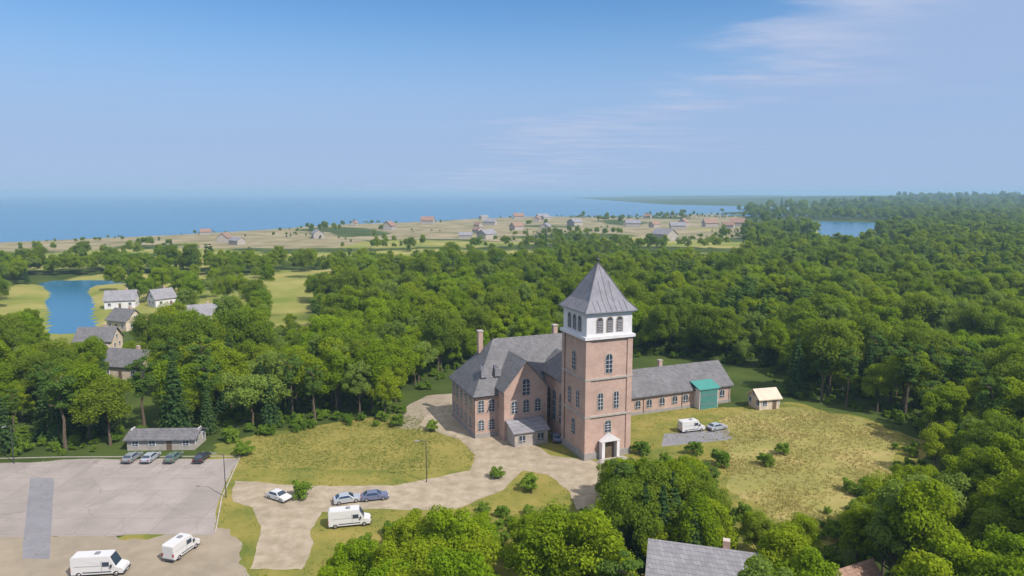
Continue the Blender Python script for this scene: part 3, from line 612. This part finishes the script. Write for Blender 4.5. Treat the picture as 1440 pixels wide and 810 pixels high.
def trunk_mesh(seed,kind,h):
    r=random.Random(seed); mb=MB(); n=5; pts=[Vector((0,0,-.4))]; top=h*(.55 if kind!='spruce' and kind!='pine' else .93)
    for i in range(1,n+1): pts.append(Vector((r.uniform(-.2,.2)*i*.5,r.uniform(-.2,.2)*i*.5,top*i/n)))
    r0=h*.022 if kind!='bush' else .06
    for i in range(n): mb.tube(pts[i],pts[i+1],r0*(1-i/(n+.6)),r0*(1-(i+1)/(n+.6)),7)
    if kind in('broad','lime'):
        for k in range(7):
            b=pts[r.choice((2,3,4,5))]; a=r.uniform(0,6.28); q=b+Vector((math.cos(a)*h*.17,math.sin(a)*h*.17,h*r.uniform(.12,.25))); mb.tube(b,q,r0*.4,r0*.12,5)
    if kind=='pine':
        for k in range(8):
            z=h*r.uniform(.5,.9); a=r.uniform(0,6.28); mb.tube((0,0,z),(math.cos(a)*2,math.sin(a)*2,z+.7),r0*.3,r0*.1,5)
    if kind=='bush':
        for k in range(4): a=r.uniform(0,6.28); mb.tube((0,0,0),(math.cos(a)*.6,math.sin(a)*.6,h*.5),.05,.02,5)
    o=mb.build('trunk',MT['bark']); me=o.data; bpy.data.objects.remove(o); return me
PROT=[]
for i,(kind,h,rad,ncl,per,lf,ml) in enumerate([('broad',14,4.6,48,330,.215,'oak'),('broad',15.5,4.3,48,330,.215,'oak'),('broad',12.5,4.9,46,330,.215,'oak'),('broad',14,4.0,42,330,.21,'oak'),('lime',13,4.3,44,320,.21,'lime'),('lime',11,3.8,38,300,.205,'lime'),('spruce',16,3.1,0,170,.32,'spruce'),('spruce',13.5,2.8,0,150,.30,'spruce'),('pine',15.5,3.4,26,150,.28,'pine'),('bush',3.0,1.9,18,90,.20,'bush'),('broad',16.5,3.6,42,300,.205,'birch'),('broad',17,5.2,56,320,.22,'ash'),('broad',11,4.4,32,280,.21,'birch')]):
    cm=crown_mesh(100+i,kind,ncl,per,h,rad,lf); cm.materials.append(LEAF[ml]); tm=trunk_mesh(50+i,kind,h); PROT.append((kind,h,rad,cm,tm))
NAMES={'broad':'broadleaf_tree','lime':'lime_tree','spruce':'spruce_tree','pine':'pine_tree','bush':'bush'}
TCOL=bpy.data.collections.new('crown_sources'); 
CLEAR=P((-500,640),(60,640),(250,618),(430,600),(545,592),(570,552),(635,528),(700,500),(900,500),(1090,520),(1120,560),(1160,572),(1228,580),(1302,615),(1280,680),(1205,715),(1200,745),(1110,762),(1055,735),(1010,700),(880,662),(862,700),(848,745),(720,730),(560,770),(450,830),(430,900),(-600,900))
  # polygon in world space: car park, lawns, building plot and meadow
def blocked(x,y,rad):
    if inside((x,y),CLEAR): return True
    # keep crowns out of buildings
    q=Matrix.Rotation(-TH,2)@Vector((x-16.4,y-129.5))
    m_=rad*.8
    if -22-m_<q.x<7+m_ and 6-m_<q.y<30+m_: return True
    if -6-m_<q.x<6+m_ and -10-m_<q.y<8: return True
    if 5<q.x<47+m_ and 11-m_<q.y<26+m_: return True
    if abs(x-22.9)<8.3 and abs(y-75.5)<6.5: return True
    if abs(x/y*75.5-23)<6 and 48<y<76: return True
    if math.hypot(x-41,y-77)<6.5 or (abs(x/y*77-41)<6.5 and 48<y<77): return True
    for a,b,c_ in HB:
        if math.hypot(x-a,y-b)<c_*.9 or (abs((x/y-a/b)*b)<8 and b-45<y<b): return True
    if abs(x+.655*y)<.05*y and 172<y<330: return True
    return False
def view_block(x,y,h,rad,kind):
    """A stand in front would hide the open ground: only short growth there."""
    px,py=proj(x,y,h*.95)
    ok=[]
    for qx in (px-rad*.5*960/y,px,px+rad*.5*960/y):
        # lowest allowed top-of-tree line by photo column (foreground canopy edge)
        lim=None
        if y<118:
            for (a,b,l_) in EDGE:
                if a<=qx<b: lim=l_
            if lim and py<lim: return True
    return False
EDGE=[(-200,330,900),(330,440,812),(440,545,765),(545,850,722),(850,1010,648),(1010,1060,705),(1060,1120,722),(1120,1190,728),(1190,1230,700),(1230,1300,655)]
cands=[]
r3=random.Random(21)
def lay(y0,y1,sp,fx=.80):
    y=y0
    while y<y1:
        W=fx*(y+25); x=-W
        while x<W:
            cands.append((x+r3.uniform(-.42,.42)*sp,y+r3.uniform(-.42,.42)*sp)); x+=sp
        y+=sp*.88
lay(52,240,6.3)
for yy in range(86,116,5):
    for k in range(8): cands.append((yy*(.155+k*.0215)+r3.uniform(-1,1),yy+r3.uniform(-1.5,1.5)))
near=[]
def pick(x,y,px):
    v=noise.noise(Vector((x*.018,y*.018,5)))+.35*r3.uniform(-1,1)
    if y<112 and 850<px<1010: return r3.choice((6,7,3,0,11,8,2))
    if y<112 and px<850: return r3.choice((4,5,4,0,5,2))
    if v>.30: return r3.choice((4,5,4,12))
    if v<-.50: return r3.choice((6,8,8,7))
    return r3.choice((0,1,2,3,0,1,2,3,10,11,11,12))
for x,y in cands:
    px,_=proj(x,y,8)
    i=pick(x,y,px); kind,h,rad,cm,tm=PROT[i]; s=r3.choice((r3.uniform(.55,.8),r3.uniform(.75,1.05),r3.uniform(.85,1.22)))
    if y<112 and 850<px<1010: s*=.85
    if blocked(x,y,rad*s): continue
    if meadow(x,y) and y>200: continue
    if any(math.hypot((x-a)/c_,(y-b)/d_)<1.35 for a,b,c_,d_ in PONDS): continue
    if y>185 and abs(x+.33*y)<.045*y: s*=.55
    if view_block(x,y,h*s,rad*s,kind):
        done=False
        for k in range(8):
            s*=.87
            if s<.30: break
            if not view_block(x,y,h*s,rad*s,kind): done=True; break
        if not done: continue
    tpx,tpy=proj(x,y,h*s); bpx,bpy_=proj(x,y,0)
    vis=-60<tpx<1500 and tpy<840
    near.append((vis,y,x,i,s,tpx))
near.sort(key=lambda t_:(not t_[0],math.hypot(t_[1],t_[2])))
vis_n=[t_ for t_ in near if t_[0]]
indiv=vis_n[:285]; rest=vis_n[285:]+[t_ for t_ in near if not t_[0] and t_[1]>60]
def zone(px,y,x):
    if y<100 and 850<px<1075: return 'round the grey-roofed house at the bottom edge'
    if y<112 and px<860: return 'in the foreground grove below the gravel road'
    if y<118: return 'in the wood at the lower right below the yellow meadow'
    if px<330: return 'in the wood directly behind the car park'
    if px<640: return 'in the dense wood left of the tower building'
    if px<900: return 'in the wood behind the tower building'
    if px<1120: return 'behind the long low wing, right of the tower'
    return 'in the wood beyond the yellow meadow at the right'
ZS={'round the grey-roofed house at the bottom edge':'by the grey-roofed bottom house','in the foreground grove below the gravel road':'in the grove below the gravel road','in the wood at the lower right below the yellow meadow':'in the wood below the yellow meadow'}
ORD='first second third fourth fifth sixth seventh eighth ninth tenth eleventh twelfth thirteenth fourteenth fifteenth sixteenth seventeenth eighteenth nineteenth twentieth'.split()
ADJ={'broad':'mid green round-crowned broadleaf tree','lime':'bright yellow-green broadleaf tree','spruce':'dark pointed spruce','pine':'dark green pine with an open crown'}
PLANTED=[]
firsts={}
for vis,y,x,i,s,px in indiv:
    kind,h,rad,cm,tm=PROT[i]
    r_=empty(NAMES[kind],(x,y,max(0,height(x,y)) if y>200 else 0),r3.uniform(0,6.28)); r_.scale=(s*r3.uniform(.92,1.1),s*r3.uniform(.92,1.1),s)
    for nm,me_ in (('crown',cm),('trunk',tm)):
        o=bpy.data.objects.new(nm,me_); COL.objects.link(o); o.parent=r_
        if nm=='crown' and i not in firsts: firsts[i]=o
    z_=zone(px,y,x); tag(r_,f'{ADJ[kind]} {z_}','tree',f'{NAMES[kind].replace("_"," ")}s {z_}'); PLANTED.append((z_,kind,y,px,r_))
SH={'broad':'mid green broadleaf tree','lime':'yellow-green broadleaf tree','spruce':'dark spruce','pine':'dark green pine'}
cells={}
for z_,kind,y,px,r_ in PLANTED:
    row=0 if y<70 else 1 if y<82 else 2 if y<94 else 3 if y<106 else 4 if y<120 else 5 if y<135 else 6 if y<150 else 7 if y<165 else 8 if y<175 else 9 if y<185 else 10 if y<195 else 11 if y<207 else 12 if y<220 else 13
    cells.setdefault((z_,kind,row),[]).append((px,r_))
rows={}
for (z_,kind,row) in cells: rows.setdefault((z_,kind),[]).append(row)
for (z_,kind,row),l_ in cells.items():
    rk=sorted(rows[(z_,kind)]); q=rk.index(row); rn='' if len(rk)==1 else ('nearest row' if q==0 else 'farthest row' if q==len(rk)-1 else ORD[q]+' row back')
    l_.sort(key=lambda t_:t_[0]); zz_=ZS.get(z_,z_)
    for k,(px,r_) in enumerate(l_):
        pos='' if len(l_)==1 else ('leftmost' if k==0 else 'rightmost' if k==len(l_)-1 else ORD[min(k,19)]+' from left')
        bits=', '.join(b_ for b_ in (pos,rn) if b_)
        lb=f"{SH[kind]} {zz_}"+(f", {bits}" if bits else '')
        while len(lb.replace('-',' ').split())>16: lb=lb.replace(' directly','',1) if ' directly' in lb else lb.replace('mid green ','',1) if 'mid green ' in lb else lb.replace(' building','',1) if ' building' in lb else lb.replace('broadleaf ','',1) if 'broadleaf ' in lb else lb.replace(' at the right','',1) if ' at the right' in lb else ' '.join(lb.split()[:14])
        r_['label']=lb
# bushes on the lawn edges
bushes=[(900,640,'low bush on the grass just right of the tower foot'),(935,652,'second bush right of the tower foot, nearer the meadow'),(975,640,'bush in front of the white van near the low wing'),(1010,655,'bush at the left edge of the yellow meadow'),(560,600,'bush at the tree line left of the hall'),(610,606,'bush beside the sandy turn left of the hall'),(700,672,'bush in the grass between the two arms of the gravel path'),(748,690,'bush below the path in front of the tower'),(1100,640,'bush growing alone in the yellow meadow'),(1075,655,'low bush in the meadow, nearest the bushes by the tower'),(420,700,'bush between the white car and the silver car'),(345,640,'bush by the kerb at the back right corner of the car park'),(1190,690,'bush at the lower right edge of the yellow meadow'),(1290,600,'bush at the far right edge of the clearing'),(322,622,'bush behind the black parked car')]
k_,h_,rad_,cm_,tm_=PROT[9]
for px,py,lb in bushes:
    x,y=G(px,py); r_=empty('bush',(x,y,0),r3.uniform(0,6)); s=r3.uniform(.6,1.1); r_.scale=(s*1.1,s*1.1,s); tag(r_,lb,'bush','bushes round the clearing')
    for nm,me_ in (('foliage',cm_),('stem',tm_)): o=bpy.data.objects.new(nm,me_); COL.objects.link(o); o.parent=r_
# ---------------- far forest: one mass
for i in sorted(firsts): TCOL.objects.link(firsts[i])
order=sorted(firsts); order=sorted(order,key=lambda i:firsts[i].name)
idx={i:k for k,i in enumerate(order)}
pts=[]
for vis,y,x,i,s,px in rest:
    pts.append((x,y,height(x,y) if y>200 else 0,s,idx.get(i,0)))
def layfar(y0,y1,sp,sc,fx=.80):
    y=y0
    while y<y1:
        W=fx*(y+25); x=-W
        while x<W:
            X=x+r3.uniform(-.45,.45)*sp; Y=y+r3.uniform(-.45,.45)*sp; x+=sp
            if meadow(X,Y) and r3.random()<((.62 if X<-.35*Y-8 or X>-.28*Y else .93) if Y<450 else .82): continue
            if abs(X+.33*Y)<.04*Y and 205<Y<300: continue
            if Y>coast(X)-25: continue
            if sandy(X,Y) and noise.noise(Vector((X*.01,Y*.01,3)))+.25*r3.uniform(-1,1)<.20: continue
            if 480<Y<1300 and X<.36*Y and noise.noise(Vector((X*.009,Y*.006,11)))+.3*r3.uniform(-1,1)>.05-.0006*(Y-480): continue
            if any(math.hypot((X-a)/c_,(Y-b)/d_)<1.3 for a,b,c_,d_ in PONDS+LAKES): continue
            if any(math.hypot(X-a,Y-b)<c_*.9 for a,b,c_ in HB): continue
            if -250<X<-95 and 225<Y<400 and r3.random()<.5: continue
            if any(abs((X/Y-a/b)*b)<9 and b-48<Y<b for a,b,c_ in HB) or (-238<X*320/Y<-190 and 205<Y<330): continue
            if 600<Y<1150 and abs(X-.49*Y)<.048*Y and r3.random()<.93: continue
            if 238<Y<410 and abs(X+.655*Y)<.052*Y: continue
            z=height(X,Y)
            low_=.62 if (Y>430 and X<.34*Y) else 1
            if z<-.6: continue
            i=pick(X,Y,720); 
            if Y>560 and sandy(X,Y): sc_=sc*.5
            else: sc_=sc
            pts.append((X,Y,z,sc_*low_*r3.choice((r3.uniform(.5,.8),r3.uniform(.75,1.0),r3.uniform(.85,1.22))),idx.get(i,0)))
        y+=sp*.9
layfar(240,480,7.2,1.0); layfar(480,900,9.5,1.1); layfar(900,1700,15,1.25); layfar(1700,3400,42,2.0)
pm=bpy.data.meshes.new('far_forest'); pm.from_pydata([(a,b,c) for a,b,c,_,_ in pts],[],[])
for nm,tp,k in (('sc','FLOAT',3),('pi','INT',4)):
    at_=pm.attributes.new(nm,tp,'POINT'); at_.data.foreach_set('value',[q[k] for q in pts])
at_=pm.attributes.new('rz','FLOAT','POINT'); at_.data.foreach_set('value',[r3.uniform(0,6.28) for _ in pts])
fo=bpy.data.objects.new('distant_forest',pm); COL.objects.link(fo)
tag(fo,'green wood of countless crowns reaching back to the coast','forest',kind='stuff')
ng=bpy.data.node_groups.new('scatter','GeometryNodeTree'); ng.interface.new_socket('Geometry',in_out='INPUT',socket_type='NodeSocketGeometry'); ng.interface.new_socket('Geometry',in_out='OUTPUT',socket_type='NodeSocketGeometry')
gi=ng.nodes.new('NodeGroupInput'); g_o=ng.nodes.new('NodeGroupOutput'); ip=ng.nodes.new('GeometryNodeInstanceOnPoints'); ci=ng.nodes.new('GeometryNodeCollectionInfo'); ci.inputs[0].default_value=TCOL; ci.inputs[1].default_value=True; ci.inputs[2].default_value=True
def attr(nm,tp):
    n=ng.nodes.new('GeometryNodeInputNamedAttribute'); n.data_type=tp; n.inputs[0].default_value=nm; return [o for o in n.outputs if o.enabled][0]
ng.links.new(gi.outputs[0],ip.inputs['Points']); ng.links.new(ci.outputs[0],ip.inputs['Instance']); ip.inputs['Pick Instance'].default_value=True
ng.links.new(attr('pi','INT'),ip.inputs['Instance Index']); ng.links.new(attr('sc','FLOAT'),ip.inputs['Scale'])
cz_=ng.nodes.new('ShaderNodeCombineXYZ'); ng.links.new(attr('rz','FLOAT'),cz_.inputs[2]); ng.links.new(cz_.outputs[0],ip.inputs['Rotation']); ng.links.new(ip.outputs[0],g_o.inputs[0])
fo.modifiers.new('scatter','NODES').node_group=ng
us=[]
TC2=bpy.data.collections.new('undergrowth_sources'); TC2.objects.link([c for c in bpy.data.objects if c.name.startswith('foliage')][0])
ru=random.Random(77)
while len(us)<2600:
    Y=ru.uniform(85,235); x=ru.uniform(-.8,.8)*(Y+10)
    if inside((x,Y),CLEAR): 
        if inside((x+3,Y-3),CLEAR) and inside((x-3,Y+3),CLEAR) or ru.random()<.4: continue
    if blocked(x,Y+0,0) and not inside((x,Y),CLEAR): continue
    q=Matrix.Rotation(-TH,2)@Vector((x-16.4,Y-129.5))
    if -23<q.x<48 and -8<q.y<33: continue
    if inside((x,Y),CPK) or inside((x,Y),PATH_) or math.hypot(x+66,Y-129)<12: continue
    us.append((x,Y,0,ru.uniform(.25,.75)))
um=bpy.data.meshes.new('undergrowth'); um.from_pydata([q[:3] for q in us],[],[])
for nm,tp,vals in (('sc','FLOAT',[q[3] for q in us]),('pi','INT',[0]*len(us)),('rz','FLOAT',[ru.uniform(0,6.28) for _ in us])): um.attributes.new(nm,tp,'POINT').data.foreach_set('value',vals)
uo=bpy.data.objects.new('undergrowth',um); COL.objects.link(uo); tag(uo,'low leafy scrub under the trees and along the wood edge','undergrowth',kind='stuff')
ng2=ng.copy()
for n in ng2.nodes:
    if n.type=='COLLECTION_INFO': n.inputs[0].default_value=TC2
uo.modifiers.new('scatter','NODES').node_group=ng2
# ---------------- grass tufts on lawn and meadow (uncountable)
def tufts(name,polys,n,ex,m_,hh,seed,label):
    r=random.Random(seed); V=[];F=[]; 
    bb=[(min(p_[0] for p_ in pl),max(p_[0] for p_ in pl),min(p_[1] for p_ in pl),max(p_[1] for p_ in pl)) for pl in polys]
    c=0
    while c<n:
        k=r.randrange(len(polys)); b=bb[k]; x=r.uniform(b[0],b[1]); y=r.uniform(max(b[2],80),b[3])
        if inside((x,y),polys[k]) and r.random()<.3: x+=r.gauss(0,2.2); y+=r.gauss(0,2.2)
        elif not inside((x,y),polys[k]): continue
        if y<70 or any(inside((x,y),e_) for e_ in ex): continue
        if r.random()>.55+.9*noise.noise(Vector((x*.12,y*.12,seed))): c+=1; continue
        c+=1
        for q in range(5):
            a=r.uniform(0,6.28); w_=.06; h=hh*r.uniform(.5,1.3); ox,oy=r.gauss(0,.15),r.gauss(0,.15); i=len(V)
            V.extend([(x+ox-w_*math.cos(a),y+oy-w_*math.sin(a),0),(x+ox+w_*math.cos(a),y+oy+w_*math.sin(a),0),(x+ox+math.cos(a+1.2)*h*.5,y+oy+math.sin(a+1.2)*h*.5,h)]); F.append((i,i+1,i+2))
    me=bpy.data.meshes.new(name); me.from_pydata(V,[],F); me.materials.append(m_); o=bpy.data.objects.new(name,me); COL.objects.link(o); tag(o,label,'grass',kind='stuff')
MEAD=P((1015,582),(1110,572),(1215,588),(1262,625),(1262,676),(1215,690),(1190,716),(1110,750),(1070,712),(1040,700),(1015,650))
DRY=P((335,618),(450,600),(580,585),(700,588),(735,612),(700,640),(690,655),(560,660),(380,660),(330,650))
PATH=P((330,676),(440,684),(560,683),(660,662),(670,640),(640,612),(590,598),(600,584),(660,578),(705,596),(740,618),(775,640),(850,650),(858,690),(846,716),(812,716),(800,690),(770,668),(735,662),(706,690),(640,716),(520,716),(450,720),(440,760),(425,800),(355,800),(365,740),(352,716),(325,706))
SANDP=P((-400,742),(200,755),(330,740),(345,810),(250,900),(-500,900))
tufts('meadow_grass',[MEAD],9000,[],leafmat('dry_blade',(.36,.32,.10),(.50,.42,.17),.5),.34,1,'long dry yellow grass of the meadow at the right')
tufts('lawn_grass',[LAWN,DRY],14000,[MEAD,PATH,CPK,SANDP],leafmat('green_blade',(.17,.24,.045),(.30,.31,.08),.5),.2,2,'short patchy grass round the building and paths')
# ---------------- haze
hm=bpy.data.materials.new('haze'); hm.use_nodes=True; t=hm.node_tree; t.nodes.remove(t.nodes['Principled BSDF']); pv=t.nodes.new('ShaderNodeVolumePrincipled'); pv.inputs['Color'].default_value=(.48,.73,.93,1); pv.inputs['Density'].default_value=1.6e-4; pv.inputs['Anisotropy'].default_value=.0
t.links.new(pv.outputs[0],[n for n in t.nodes if n.type=='OUTPUT_MATERIAL'][0].inputs['Volume'])
hb=MB().box(-31000,31000,-1500,31000,-8,75).build('haze',hm); tag(hb,'pale blue haze thickening towards the sea','haze',kind='stuff')
